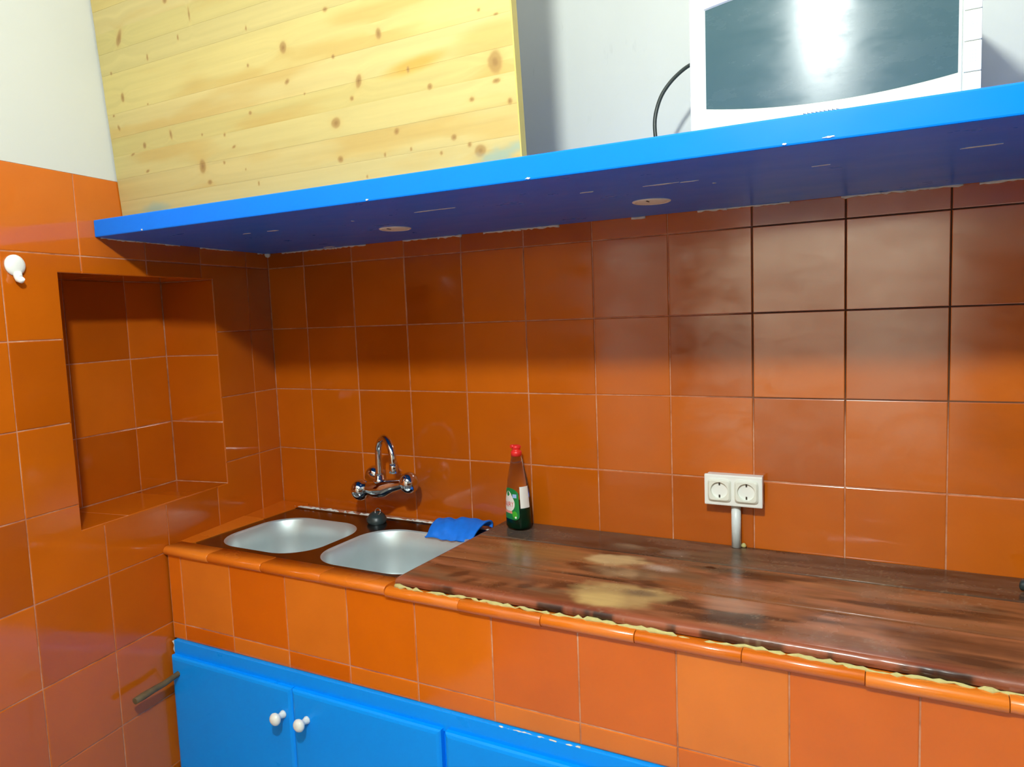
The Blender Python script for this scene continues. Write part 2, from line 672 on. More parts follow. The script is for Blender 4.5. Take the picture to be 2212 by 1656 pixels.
# grout bed inside the niche
k = 0.0016
wall_block(mb, NS0 - TT, NS1 + TT, NZ0 - TT, NZ1 + TT, -ND - TT, -ND - k)
wall_block(mb, NS0 - TT, NS0 - k, NZ0 - TT, NZ1 + TT, -ND, -TT)
wall_block(mb, NS1 + k, NS1 + TT, NZ0 - TT, NZ1 + TT, -ND, -TT)
wall_block(mb, NS0 - TT, NS1 + TT, NZ0 - TT, NZ0 - k, -ND, -TT)
wall_block(mb, NS0 - TT, NS1 + TT, NZ1 + k, NZ1 + TT, -ND, -TT)
part('grout', mb, 'grout', wall_left)

mb = MB().box((RXW, FYE, FLOOR), (RXW + .12, .12, CEIL))
struct('wall_right', mb, 'opposite', 'right wall, orange tiles below white paint, outside the picture')
mb = MB().box((-0.75, FYE - .12, FLOOR), (RXW + .12, FYE, CEIL))
struct('wall_front', mb, 'opposite', 'wall behind the photographer, orange tiles below white paint')
wr = thing('reflection_cupboard', 'tall cream double-door cupboard added out of view to give the tiles a pale reflection', 'cupboard', (1.41, FYW - .25, FLOOR))  # unseen cupboard, added as the pale shape mirrored in the back wall
part('carcass', MB().box((.62, FYW - .5, FLOOR), (2.12, FYW, .90), .004), 'door_wood', wr)
for a, b in ((.63, 1.365), (1.375, 2.11)):
    mb = MB().box((a, FYW + .001, FLOOR + .08), (b, FYW + .022, .89), .003)
    dr = part('door', mb, 'door_wood', wr)
    hx = b - .05 if a < 1 else a + .05
    part('handle', MB().tube([(hx, FYW + .022, -.20), (hx, FYW + .05, -.20), (hx, FYW + .05, -.05), (hx, FYW + .022, -.05)], .006, 8), 'chrome', dr)

# tiles of the back wall
XJ = [0.0, 0.157] + [0.157 + 0.2 * i for i in range(1, 15)] + [RX]
ZJ = [-0.40, -0.20, 0.0, 0.2, 0.4, 0.486]
for i in range(len(XJ) - 1):
    for j in range(len(ZJ) - 1):
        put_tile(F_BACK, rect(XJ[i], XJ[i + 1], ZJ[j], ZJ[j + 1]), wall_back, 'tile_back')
# tiles of the left wall, cut round the niche
SJ = [0.0] + [0.108 + 0.2 * i for i in range(11)]
ZL = [FLOOR, -1.2, -1.0, -0.8, -0.6, -0.4, -0.2, 0.0, 0.2, 0.4, TILE_TOP]
hole = (-NS1, -NS0, NZ0, NZ1)
for i in range(len(SJ) - 1):
    for j in range(len(ZL) - 1):
        for poly in cut_rect((-SJ[i + 1], -SJ[i], ZL[j], ZL[j + 1]), hole):
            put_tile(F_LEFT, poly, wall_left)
# niche lining: back, two jambs, sill and head
F_NB = Frame((-NL * ND)[:], -ES, (0, 0, 1))
for a, b in ((NS0, .401), (.401, .601), (.601, NS1)):
    for c, d in ((NZ0, -.074), (-.074, .13), (.13, NZ1)):
        put_tile(F_NB, rect(-b, -a, c, d), wall_left)
F_JR = Frame((ES * NS0 - NL * ND)[:], NL, (0, 0, 1))           # jamb on the corner side, faces the camera
F_JL = Frame((ES * NS1)[:], -NL, (0, 0, 1))
F_SILL = Frame((ES * NS0 - NL * ND + Vector((0, 0, NZ0)))[:], ES, NL)
if F_JR.w.dot(ES) < 0:
    F_JR = Frame((ES * NS0)[:], -NL, (0, 0, 1))
if F_JL.w.dot(ES) > 0:
    F_JL = Frame((ES * NS1 - NL * ND)[:], NL, (0, 0, 1))
if F_SILL.w.z < 0:
    F_SILL = Frame((ES * NS1 - NL * ND + Vector((0, 0, NZ0)))[:], -ES, NL)
F_HEAD = Frame((ES * NS0 - NL * ND + Vector((0, 0, NZ1)))[:], ES, NL)
if F_HEAD.w.z > 0:
    F_HEAD = Frame((ES * NS1 - NL * ND + Vector((0, 0, NZ1)))[:], -ES, NL)
for fr in (F_JR, F_JL):
    for c, d in ((NZ0, -.074), (-.074, .13), (.13, NZ1)):
        put_tile(fr, rect(0, ND, c, d), wall_left)
NW = NS1 - NS0
for fr in (F_SILL, F_HEAD):
    for a, b in ((0, .17), (.17, .37), (.37, NW)):
        put_tile(fr, rect(a, b, 0, ND), wall_left)

# ------------------------------------------------------------------ numpy noise for wood and paint colour
_rng = np.random.RandomState(3)
_tab = _rng.rand(256, 256)


def vnoise(x, y):
    xi, yi = np.floor(x).astype(int), np.floor(y).astype(int)
    fx, fy = x - xi, y - yi
    fx, fy = fx * fx * (3 - 2 * fx), fy * fy * (3 - 2 * fy)
    t = lambda a, b: _tab[a % 256, b % 256]
    return (t(xi, yi) * (1 - fx) + t(xi + 1, yi) * fx) * (1 - fy) + (t(xi, yi + 1) * (1 - fx) + t(xi + 1, yi + 1) * fx) * fy


def fbm(x, y, o=4):
    s, a, r = 0, 0.5, 0
    for k in range(o):
        r = r + a * vnoise(x * 2 ** k + 17.3 * k, y * 2 ** k + 5.1 * k)
        s += a
        a *= .5
    return r / s


def sstep(a, b, x):
    t = np.clip((x - a) / (b - a), 0, 1)
    return t * t * (3 - 2 * t)


def mix3(c, col, k):
    return c * (1 - k[..., None]) + np.array(col[:3]) * k[..., None]


def set_cols(me, cols):
    a = me.color_attributes.new('col', 'FLOAT_COLOR', 'POINT')
    d = np.ones((len(me.vertices), 4), np.float32)
    d[:, :3] = np.clip(cols, 0, 1)
    a.data.foreach_set('color', d.ravel())


def verts_np(me):
    v = np.empty(len(me.vertices) * 3, np.float32)
    me.vertices.foreach_get('co', v)
    return v.reshape(-1, 3)


def grid_slab(xs, ys, fn_top, fn_bot):
    """closed slab over a regular grid; fn give xyz for arrays"""
    nx, ny = len(xs), len(ys)
    X, Y = np.meshgrid(xs, ys)
    top = np.stack(fn_top(X, Y), -1).reshape(-1, 3)
    mb = MB()
    fs = [(j * nx + i, j * nx + i + 1, (j + 1) * nx + i + 1, (j + 1) * nx + i) for j in range(ny - 1) for i in range(nx - 1)]
    mb.add(top.tolist(), fs, True)
    # skirt and bottom
    ring = [i for i in range(nx)] + [j * nx + nx - 1 for j in range(1, ny)] + [(ny - 1) * nx + i for i in range(nx - 2, -1, -1)] + [j * nx for j in range(ny - 2, 0, -1)]
    Xr, Yr = X.reshape(-1)[ring], Y.reshape(-1)[ring]
    bot = np.stack(fn_bot(Xr, Yr), -1)
    n = len(ring)
    mb.add(top[ring].tolist() + bot.tolist(), [(i, n + i, n + (i + 1) % n, (i + 1) % n) for i in range(n)] + [tuple(range(2 * n - 1, n - 1, -1))], False)
    return mb


# ------------------------------------------------------------------ tiled counter
XR = 3.10
CT = -0.392                                               # masonry top under sink and worktop
counter = thing('tiled_counter', 'masonry kitchen counter faced with orange tiles, light painted into them, and a rounded tile edge', 'counter', (1.5, -0.3, FLOOR))
lx = lambda y, off=0.0: -y * math.tan(-TH) + off           # x of the left wall at depth y
mb = MB()
for a, b in (((.100, FY + .0066, -.640), (XR, -.485, CT)), ((.93, -.485, CT - .03), (XR, -.006, CT))):
    mb.box(a, b)
mb.box((.03, -.046, -.640), (.93, -.006, CT))
part('body', mb, 'grout', counter)
part('grout', MB().box((.083, FY + .0014, -.643), (XR, FY + .0064, -.396)), 'grout', counter)
FJ = [0.084, 0.1345] + [0.3255 + 0.1975 * k for k in range(14)] + [XR]
for i in range(len(FJ) - 1):
    for c, d in ((-.643, -.598), (-.598, -.4005)):
        put_tile(F_FRONT, rect(FJ[i], FJ[i + 1], c, d), counter, 'tile_front_lit', 0.002)
# rounded edge tiles
NJ = [0.080, 0.255] + [0.451 + 0.1965 * k for k in range(13)] + [XR]


def nosing(x0, x1, dy, dz):
    prof = []
    y_in, y_out, zt, zb = -.470, -.5275 + dy, -.381 + dz, -.4035 + dz
    prof.append((y_in, zt - .012))
    prof.append((y_in, zt))
    r = .0125
    for k in range(9):
        a = PI / 2 * (1 + k / 4)
        prof.append((y_out + r + math.cos(a) * r, zt - r + math.sin(a) * r))
    prof.append((y_out + .0105, zb))
    prof.append((y_out + .020, zb))
    prof.append((y_out + .020, zt - .012))
    loops = []
    for x, k in ((x0 + .0005, .0012), (x0 + .0016, 0), (x1 - .0016, 0), (x1 - .0005, .0012)):
        cy, cz = -.505, -.395
        loops.append([(x, y + (cy - y) * k * 25, z + (cz - z) * k * 25) for y, z in prof])
    return MB().loft(loops, True, True, smooth=True)


for i in range(len(NJ) - 1):
    right = NJ[i] > 0.83
    o = part('edge_tile', nosing(NJ[i], NJ[i + 1], (-.002 if right else 0) + random.uniform(-.001, .001), (-.0045 if right else 0) + random.uniform(-.0008, .0008)), 'nosing', counter)
    o.data.name = 'edge_tile'
# narrow tile strip on the counter between the sink and the left wall
for a, b in ((-.006, -.20), (-.20, -.40), (-.40, -.472)):
    mb = MB().add([(lx(a) + .001, a - .001, -.3835), (lx(b) + .001, b + .001, -.3835), (.118, b + .001, -.3835), (.118, a - .001, -.3835),
                   (lx(a) + .001, a - .001, -.392), (lx(b) + .001, b + .001, -.392), (.118, b + .001, -.392), (.118, a - .001, -.392)],
                  [(0, 1, 2, 3), (4, 7, 6, 5), (0, 4, 5, 1), (1, 5, 6, 2), (2, 6, 7, 3), (3, 7, 4, 0)])
    part('top_tile', mb, 'nosing', counter)

# ------------------------------------------------------------------ double sink
sink = thing('double_sink', 'stainless steel double bowl sink set into the tiled counter in the corner', 'sink', (.5, -.27, -.392))


def rrect(x0, x1, y0, y1, r, z, n=8):
    pts = []
    for cx, cy, a0 in ((x1 - r, y1 - r, 0), (x0 + r, y1 - r, PI / 2), (x0 + r, y0 + r, PI), (x1 - r, y0 + r, 1.5 * PI)):
        for k in range(n + 1):
            a = a0 + PI / 2 * k / n
            pts.append((cx + r * math.cos(a), cy + r * math.sin(a), z))
    return pts


BOWLS = [(.150, .492, -.437, -.137), (.520, .885, -.447, -.128)]
RIM = -.3865
SX0, SX1, SY0, SY1 = .098, .925, -.474, -.052
bm = bmesh.new()


def edge_loop(pts):
    vs = [bm.verts.new(p) for p in pts]
    return [bm.edges.new((vs[i], vs[(i + 1) % len(vs)])) for i in range(len(vs))]


inner = rrect(SX0 + .016, SX1 - .016, SY0 + .016, SY1 - .016, .022, RIM)
E_ = edge_loop(inner)
for x0, x1, y0, y1 in BOWLS:
    E_ += edge_loop(rrect(x0, x1, y0, y1, .105, RIM, 14))
bmesh.ops.triangle_fill(bm, use_beauty=True, use_dissolve=False, edges=E_)
bmesh.ops.recalc_face_normals(bm, faces=bm.faces)
if sum(f.normal.z for f in bm.faces) < 0:
    bmesh.ops.reverse_faces(bm, faces=bm.faces[:])
mb = MB().from_bm(bm)
mb.loft([rrect(SX0 + d, SX1 - d, SY0 + d, SY1 - d, max(.026 - d, .008), z) for d, z in
         ((0, -.392), (.0005, -.3855), (.003, -.3842), (.008, -.3835), (.012, -.385), (.016, RIM))], False, False)
part('rim', mb, 'steel_rim', sink, 'tarnished polished rim')
for x0, x1, y0, y1 in BOWLS:
    loops = []
    for d, z, r in ((0, RIM, .105), (.003, RIM - .0015, .104), (.006, RIM - .006, .102), (.012, RIM - .06, .097), (.018, RIM - .12, .092),
                    (.026, RIM - .140, .085), (.045, RIM - .150, .07), (.09, RIM - .153, .045)):
        loops.append(rrect(x0 + d, x1 - d, y0 + d, y1 - d, r, z, 14))
    b = part('bowl', MB().loft([list(reversed(l)) for l in loops], False, True), 'steel_bowl', sink)
    part('drain', MB().lathe(((x0 + x1) / 2, (y0 + y1) / 2, RIM - .1528), (0, 0, 1), [(0, .042), (.003, .040), (.003, .03), (.0005, .028), (.0005, .004)]), 'chrome', b)
# old sealant along the back of the sink


def bead(pts, r0, seed, jit=.35, n=6):
    rg = random.Random(seed)
    P = []
    R_ = []
    for p in pts:
        P.append((p[0], p[1] + rg.uniform(-1, 1) * r0 * jit, p[2] + rg.uniform(-1, 1) * r0 * jit))
        R_.append(r0 * (1 + rg.uniform(-jit, jit) * 1.4))
    return MB().tube(P, R_, n)


part('sealant', bead([(.10 + .009 * i, -.049, -.3850) for i in range(84)], .0030, 3, .8), 'filler', sink, 'crumbling whitish sealant line')

# rubber plug lying on the sink ledge
sink_plug = thing('sink_plug', 'dark rubber sink plug lying on the sink ledge below the tap', 'plug', (.478, -.096, RIM))
part('plug_body', MB().lathe((.478, -.096, RIM), (.25, -.25, 1), [(0.004, .022), (.005, .029), (.012, .030), (.017, .027), (.026, .021), (.029, .012)]), 'rubber', sink_plug)
part('pull_ring', MB().tube([(.478 + .010 * math.cos(a) + .008, -.098 + .003 * math.sin(a), RIM + .034 + .009 * math.sin(a)) for a in [2 * PI * i / 16 for i in range(17)]], .0018, 8), 'chrome', sink_plug)

# ------------------------------------------------------------------ wall tap
tap = thing('wall_mixer_tap', 'chrome wall mixer tap with curved spout and two round knobs', 'tap', (.51, -.07, -.30))
KL, KR = Vector((.429, -.090, -.292)), Vector((.586, -.084, -.2625))
ax = (KR - KL).normalized()
mid = Vector((.497, -.090, -.2835))
part('body', MB().tube([KL + ax * .004, KL + ax * .026, mid - ax * .022, mid - ax * .006, mid + ax * .012, KR - ax * .050, KR - ax * .030, KR - ax * .012, KR - ax * .004],
                       [.019, .021, .0255, .027, .0265, .0200, .0180, .0165, .0165], 24), 'chrome', tap)
for K, sgn, wx, wz in ((KL, -1, .404, -.267), (KR, 1, .531, -.285)):
    a = ax * sgn
    part('knob', MB().lathe(K, a, [(-.016, .016), (-.011, .019), (-.007, .024), (-.002, .029), (.008, .0320), (.018, .0312), (.027, .0265), (.033, .018), (.035, .007)], 24), 'chrome', tap)
    part('wall_flange', MB().lathe((wx, -.001, wz), (0, -1, 0), [(0, .030), (.004, .030), (.014, .0275), (.024, .021), (.028, .013)], 24), 'chrome', tap)
    e = K - a * .030
    part('inlet', MB().tube([(wx, -.012, wz), (wx, -.034, wz), (e.x, -.060, e.z), (e.x, e.y, e.z)], .0118, 14), 'chrome', tap)
P0 = mid + Vector((-.003, -.001, .020))
D = Vector((.85, -.52, 0)).normalized()
sp = [P0, P0 + Vector((0, 0, .03)), P0 + Vector((0, 0, .060))]
for k in range(1, 13):
    a = PI * k / 12
    sp.append(P0 + Vector((0, 0, .078)) + D * (.060 * (1 - math.cos(a))) + Vector((0, 0, .062 * math.sin(a))))
tipd = sp[-1] + Vector((0, 0, -.012))
sp.append(tipd)
part('spout', MB().tube(sp, .0102, 16), 'chrome', tap)
part('spout_nut', MB().lathe(P0 + Vector((0, 0, -.004)), (0, 0, 1), [(0, .018), (.012, .018), (.014, .0145), (.024, .0140), (.026, .010)], 18), 'chrome', tap)
part('aerator', MB().lathe(tipd + Vector((0, 0, .004)), (0, 0, -1), [(0, .0110), (.002, .0122), (.022, .0122), (.024, .0105)], 18), 'chrome', tap)

# ------------------------------------------------------------------ worktop of three dark planks
ZS, ZB = -.3645, -.3828
SL = .858
worktop = thing('wooden_worktop', 'worn dark wooden worktop with pale stains beside the sink', 'worktop', (1.9, -.25, CT))
PB = [(-.0015, -.150), (-.1512, -.335), (-.3362, -.506)]
base_cols = [lin(86, 66, 52), lin(140, 90, 56), lin(132, 82, 52)]


def stain(X, Y, cx, cy, rx, ry, soft=.5, ang=0.0, nz=.95, fr=16):
    c, s = math.cos(ang), math.sin(ang)
    u = ((X - cx) * c + (Y - cy) * s) / rx
    v = (-(X - cx) * s + (Y - cy) * c) / ry
    d = np.sqrt(u * u + v * v) + (fbm(X * fr + 3, Y * fr * 1.5 + 9) - .5) * nz
    return 1 - sstep(1 - soft, 1, d)


def work_col(X, Y, k):
    c = np.ones(X.shape + (3,)) * np.array(base_cols[k][:3])
    g = fbm(X * 2.4 + k * 7, Y * 48 + k * 3, 5)
    c = c * (0.35 + 1.35 * g)[..., None]
    p1 = fbm(X * 4.5 + 11, Y * 22 + k * 5, 5)
    c = mix3(c, lin(54, 33, 20), .85 * sstep(.50, .72, p1))
    p2 = fbm(X * 5.0 + 31, Y * 26 + 2 + 3 * k, 5)
    c = mix3(c, lin(168, 108, 76) if k else lin(120, 92, 72), .75 * sstep(.52, .74, p2))
    p3 = fbm(X * 6.5 + 53, Y * 18 + 21 + k, 4)
    c = mix3(c, lin(104, 92, 70), .55 * sstep(.54, .76, p3))
    p4 = fbm(X * 14 + 7, Y * 40 + 61, 4)
    c = c * (.82 + .36 * p4)[..., None]
    if k == 0:
        c = mix3(c, lin(96, 88, 80), .55 * stain(X, Y, 1.0, -.09, .20, .10))
        c = mix3(c, lin(150, 138, 112), .60 * stain(X, Y, 1.27, -.11, .10, .035, .8, .2))
        c = mix3(c, lin(48, 36, 30), .65 * stain(X, Y, 1.22, -.12, .16, .03, .8))
        c = mix3(c, lin(150, 140, 128), .5 * stain(X, Y, 1.40, -.115, .05, .04, .9))
    if k == 1:
        c = mix3(c, lin(150, 112, 66), .7 * stain(X, Y, 1.10, -.22, .20, .07, .8))
        c = mix3(c, lin(206, 182, 130), .85 * stain(X, Y, 1.285, -.205, .085, .045, .5, .1))
        c = mix3(c, lin(192, 174, 154), .75 * stain(X, Y, 1.40, -.228, .065, .03, .9))
        c = mix3(c, lin(78, 38, 18), .8 * stain(X, Y, 1.205, -.270, .035, .022, .8))
        c = mix3(c, lin(20, 14, 10), .95 * stain(X, Y, 1.494, -.180, .014, .008, .5))
        c = mix3(c, lin(150, 88, 44), .55 * stain(X, Y, 1.55, -.312, .26, .02, .8))
        c = mix3(c, lin(176, 120, 88), .5 * stain(X, Y, 1.86, -.21, .15, .05, .9))
        c = mix3(c, lin(160, 134, 96), .55 * stain(X, Y, 1.00, -.19, .06, .02, .9))
        c = mix3(c, lin(190, 160, 118), .6 * stain(X, Y, 1.33, -.29, .10, .05, .8))
    if k == 2:
        c = mix3(c, lin(178, 150, 98), .9 * stain(X, Y, 1.37, -.405, .115, .085, .45))
        c = mix3(c, lin(206, 178, 112), .7 * stain(X, Y, 1.335, -.45, .06, .05, .7))
        c = mix3(c, lin(90, 80, 66), .7 * stain(X, Y, 1.40, -.385, .05, .025, .8))
        dark = np.zeros_like(X)
        for cx, cy in ((1.10, -.46), (1.16, -.44), (1.22, -.42), (1.03, -.46), (.98, -.44), (1.56, -.45), (1.62, -.43)):
            dark = np.maximum(dark, stain(X, Y, cx, cy, .045, .022, .9, .9, .8, 20))
        c = mix3(c, lin(48, 28, 18), .65 * dark)
        c = mix3(c, lin(40, 24, 14), .6 * stain(X, Y, 1.95, -.40, .20, .04, .9))
        # dark, bitten front edge
        bite = sstep(.46, .6, fbm(X * 26, Y * 0 + 3.3, 3)) * sstep(-.4995, -.5045, Y)
        c = mix3(c, lin(46, 22, 16), .8 * bite)
        c = mix3(c, lin(150, 76, 52), .6 * sstep(-.470, -.500, Y) * (1 - bite))
    scr = sstep(.80, .86, vnoise(X * 260, Y * 180)) * sstep(.5, .7, fbm(X * 6, Y * 9 + 40, 3))
    return mix3(c, lin(170, 148, 118), .22 * scr)


for k, (y1, y0) in enumerate(PB):
    xs = np.linspace(SL, XR, 560)
    ys = np.linspace(y0, y1, 46)
    if k == 2:
        ys = np.concatenate([y0 + .020 * (1 - np.cos(np.linspace(0, PI / 2, 14))), np.linspace(y0 + .024, y1, 36)])

    def zt(X, Y, k=k, y0=y0, y1=y1):
        z = ZS + 0 * X - .0012 * (k - 1) * 0
        e = np.minimum(Y - y0, y1 - Y)
        if k == 2:
            r = .0105
            d = np.clip(Y - y0, 0, r)
            z = z - (r - np.sqrt(np.maximum(r * r - (r - d) ** 2, 0)))
            e = y1 - Y
        z = z - .0012 * (1 - sstep(0, .003, e))
        z = z - .003 * (1 - sstep(0, .006, X - SL))
        z = z - .0010 * fbm(X * 9, Y * 14, 3)
        return z
    wob = lambda X, Y, k=k, y0=y0: Y + (.0016 * (fbm(X * 40, X * 0, 3) - .5) * (1 - sstep(0, .01, Y - y0)) if k == 2 else 0)
    # clip the skewed left edge
    sk = lambda X, Y: X + (.010 * (Y / -.5) * -1 + .012) * (1 - (X - SL) / (XR - SL))
    mb = grid_slab(xs, ys, lambda X, Y: (sk(X, Y), wob(X, Y), zt(X, Y)), lambda X, Y: (sk(X, Y), Y + (.002 if k == 2 else 0) * (Y < y0 + .004), ZB + 0 * X))
    me = mb.mesh('plank', worktop.location)
    v = verts_np(me) + np.array(worktop.location)
    set_cols(me, work_col(v[:, 0], v[:, 1], k))
    part('plank', None, 'darkwood', worktop, me=me)
part('foam_bead', bead([(.862 + .010 * i, -.5085 - .0025 * math.sin(i * .21), -.3855 + .0012 * math.sin(i * .43)) for i in range(222)], .0038, 5, .55, 7), 'foam', worktop,
     'yellowish foam bead squeezed out along the front edge')

hz = ZS + .0125  # hose form is assumed; the dark thing here is unidentified
solo('hose_like_object', MB().tube(smooth_path([(2.082, -.085, hz), (2.105, -.095, hz), (2.14, -.11, hz), (2.20, -.115, hz), (2.32, -.08, hz), (2.46, -.03, hz)], 6), [.0085] + [.0115] * 30, 12), 'rubber',
     'dark hose-like object lying on the far right end of the worktop', 'hose', (2.2, -.07, ZS))

# ------------------------------------------------------------------ blue base cupboard
CY = FY + .004
cup = thing('base_cupboard', 'bright blue painted cupboard front below the orange tiled counter', 'cupboard', (1.2, -.4, FLOOR))
mb = MB().box((.094, CY - .014, -.690), (XR, CY + .006, -.644), .0015)
mb.box((.094, CY - .010, FLOOR), (XR, CY + .006, -.690))
part('frame', mb, 'blue_lit', cup)
DJ = [(.096, .5455), (.5475, .988), (1.000, 1.448), (1.450, 1.900), (1.912, 2.36), (2.362, 2.81)]
for a, b in DJ:
    mb = MB()
    y0, y1 = CY - .030, CY - .010
    z0, z1 = FLOOR + .06, -.682
    bv = .010
    loops = [[(a, y1, z0), (b, y1, z0), (b, y1, z1), (a, y1, z1)], [(a, y0 + bv * .6, z0), (b, y0 + bv * .6, z0), (b, y0 + bv * .6, z1), (a, y0 + bv * .6, z1)]]
    for d, yy in ((bv * .35, y0 + bv * .2), (bv, y0)):
        loops.append([(a + d, yy, z0 + d), (b - d, yy, z0 + d), (b - d, yy, z1 - d), (a + d, yy, z1 - d)])
    mb.loft([list(l) for l in loops], True, True, smooth=False)
    part('door', mb, 'blue_lit', cup)
DOORS = [c for c in cup.children if c.name.startswith('door')]
for i, (kx, kz) in enumerate(((.517, -.752), (.596, -.749))):
    part('knob', MB().lathe((kx, CY - .030, kz), (0, -1, 0), [(0, .010), (.003, .0095), (.010, .0072), (.016, .0075), (.020, .0115), (.024, .0150), (.029, .0160), (.034, .0135), (.038, .008), (.039, .003)], 20),
         'knob', DOORS[i], 'white mushroom knob')
part('filler_line', bead([(1.13 + .006 * i, CY - .0125, -.6445) for i in range(32)], .0012, 19, .7, 5), 'filler', cup, 'bare white strip where the paint is missing')
part('plaster_edge', bead([(.0885 + .002 * math.sin(i * 1.7), CY - .006, -.650 - .012 * i) for i in range(52)], .0042, 11, .7, 6), 'filler', cup, 'rough white plaster crumbs along the side')

# weathered rod stuck out beside the cupboard
rod = solo('metal_rod', MB().tube([(.120, -.490, -.7245), (.124, -.540, -.728), (.129, -.590, -.7335), (.134, -.630, -.7325), (.138, -.660, -.733), (.140, -.684, -.734)],
                                  [.0070, .0074, .0080, .0088, .0100, .0086], 12), 'rod',
           'short weathered brown rod sticking out of the left wall beside the blue cupboard', 'rod', (.13, -.59, -.733))

# ------------------------------------------------------------------ blue shelf
ZSB, ZST = .4485, .4905
shelf = thing('wall_shelf', 'long thick blue painted shelf running across the wall above the sink', 'shelf', (1.5, -.3, ZSB))
sfy = lambda x: -.652 + (x - .1) * .0155


nx, ny = 60, 12
xs = np.linspace(0, 1, nx)
tt = np.linspace(0, 1, ny)
X2, T2 = np.meshgrid(xs, tt)
yb = -.0045
Yg = None


def shelf_xy(u, t):
    yf = -.652 + u * .0465
    y = yb + (yf - yb) * t
    x0 = -y * math.tan(-TH) + .0015
    return x0 + (RX - .004 - x0) * u, y


xx, yy = shelf_xy(X2, T2)
under = np.stack([xx, yy, np.full_like(xx, ZSB)], -1).reshape(-1, 3)
mb = MB()
mb.add(under.tolist(), [(j * nx + i, (j + 1) * nx + i, (j + 1) * nx + i + 1, j * nx + i + 1)[::-1] for j in range(ny - 1) for i in range(nx - 1)], False)
# front face with a tiny rounded arris, and the top
fx, fy = shelf_xy(xs, np.ones(nx))
rows = []
for dy, z in ((0, ZSB), (-.0015, ZSB + .0008), (-.0022, ZSB + .003), (-.0022, ZSB + .012), (-.0022, ZSB + .022), (-.0022, ZST - .012), (-.0022, ZST - .003), (-.0015, ZST - .0008), (0, ZST)):
    rows.append(np.stack([fx, fy + dy, np.full(nx, z)], -1))
bx_, by_ = shelf_xy(xs, np.zeros(nx))
rows.append(np.stack([bx_, by_, np.full(nx, ZST)], -1))
rr = np.concatenate(rows)
mb.add(rr.tolist(), [(j * nx + i, j * nx + i + 1, (j + 1) * nx + i + 1, (j + 1) * nx + i) for j in range(len(rows) - 1) for i in range(nx - 1)], False)
me = mb.mesh('board', shelf.location)
part('board', None, 'blue', shelf, me=me)


def flake(c, u, v, ru, rv, seed, lift):
    # irregular bare patch where the paint has come off, a hair proud of the paint film
    rg_ = random.Random(seed)
    c, u, v = Vector(c), Vector(u), Vector(v)
    w_ = u.cross(v)
    n_ = 18
    rr_ = [1 + rg_.uniform(-.45, .35) for _ in range(n_)]
    pts_ = [c + u * ru * r_ * math.cos(2 * PI * i_ / n_) + v * rv * r_ * math.sin(2 * PI * i_ / n_) for i_, r_ in enumerate(rr_)]
    return MB().loft([[p_[:] for p_ in pts_], [(p_ + w_ * lift)[:] for p_ in pts_]], True, True, False)


for i_, (cx, cy, rx, ry) in enumerate(((.486, -.440, .017, .0040), (.40, -.445, .012, .0028), (.742, -.441, .003, .003), (.955, -.456, .030, .0032), (1.010, -.455, .024, .0026), (.292, -.030, .024, .009),
                                      (1.328, -.446, .014, .003), (1.475, -.434, .030, .0032), (1.525, -.430, .016, .0022), (1.56, -.38, .003, .003), (1.98, -.43, .030, .003), (1.75, -.43, .014, .0022))):
    part('bare_patch', flake((cx, cy, ZSB), (1, 0, 0), (0, -1, 0), rx, ry, 90 + i_, .0009), 'filler', shelf)
for i_, (cx, cz, rx, rz) in enumerate(((.28, ZSB + .003, .003, .002), (.95, ZSB + .003, .004, .0014), (1.30, ZSB + .003, .004, .0016), (1.78, ZSB + .005, .008, .0012), (1.72, ZSB + .003, .003, .0013))):
    part('bare_patch', flake((cx, sfy(cx) - .0035, cz), (1, 0, 0), (0, 0, 1), rx, rz, 60 + i_, .0004), 'filler', shelf)

rg = random.Random(21)
mb = MB()
x = .03
while x < 2.9:
    ln = rg.uniform(.02, .14)
    if rg.random() < .62:
        n = max(3, int(ln / .008))
        r = rg.uniform(.0020, .0038)
        for q in range(1):
            b = bead([(x + ln * i / n, -.0030, ZSB - .0012) for i in range(n + 1)], r, rg.random(), .4, 5)
            mb.add(b.v, b.f, True)
    x += ln
s = .03
while s < .62:
    ln = rg.uniform(.02, .08)
    if rg.random() < .55:
        n = max(3, int(ln / .008))
        pts = [LW(s + ln * i / n, ZSB - .001, .003) for i in range(n + 1)]
        b = bead(pts, rg.uniform(.0014, .0028), rg.random(), .4, 5)
        mb.add(b.v, b.f, True)
    s += ln
b = MB().lathe((.007, -.006, ZSB - .002), (.5, -.5, -.3), [(-.004, .009), (.003, .010), (.007, .004)], 8)
mb.add(b.v, b.f, True)
part('filler_line', mb, 'filler', shelf, 'broken white filler line between shelf and tiles')['kind'] = 'stuff'

for cx, cy, lab in ((.722, -.254, 'round cream light fitting set into the shelf underside, nearer the corner'),
                    (1.393, -.237, 'round cream light fitting set into the shelf underside, nearer the microwave')):
    t = thing('recessed_light', lab, 'light', (cx, cy, ZSB), 'recessed lights under the shelf')
    part('bezel', MB().lathe((cx, cy, ZSB + .001), (0, 0, -1), [(0, .041), (.0025, .041), (.0040, .038), (.0040, .034), (.001, .033)], 32, True), 'spot_cream', t)
    part('cover_disc', MB().lathe((cx, cy, ZSB - .0005), (0, 0, -1), [(0, .0325), (.002, .032), (.0026, .024), (.0028, .004)], 32), 'spot_cream', t)
    part('clip', MB().box((cx - .0015, cy - .034, ZSB - .0042), (cx + .0015, cy - .018, ZSB - .002)), 'hole', t)

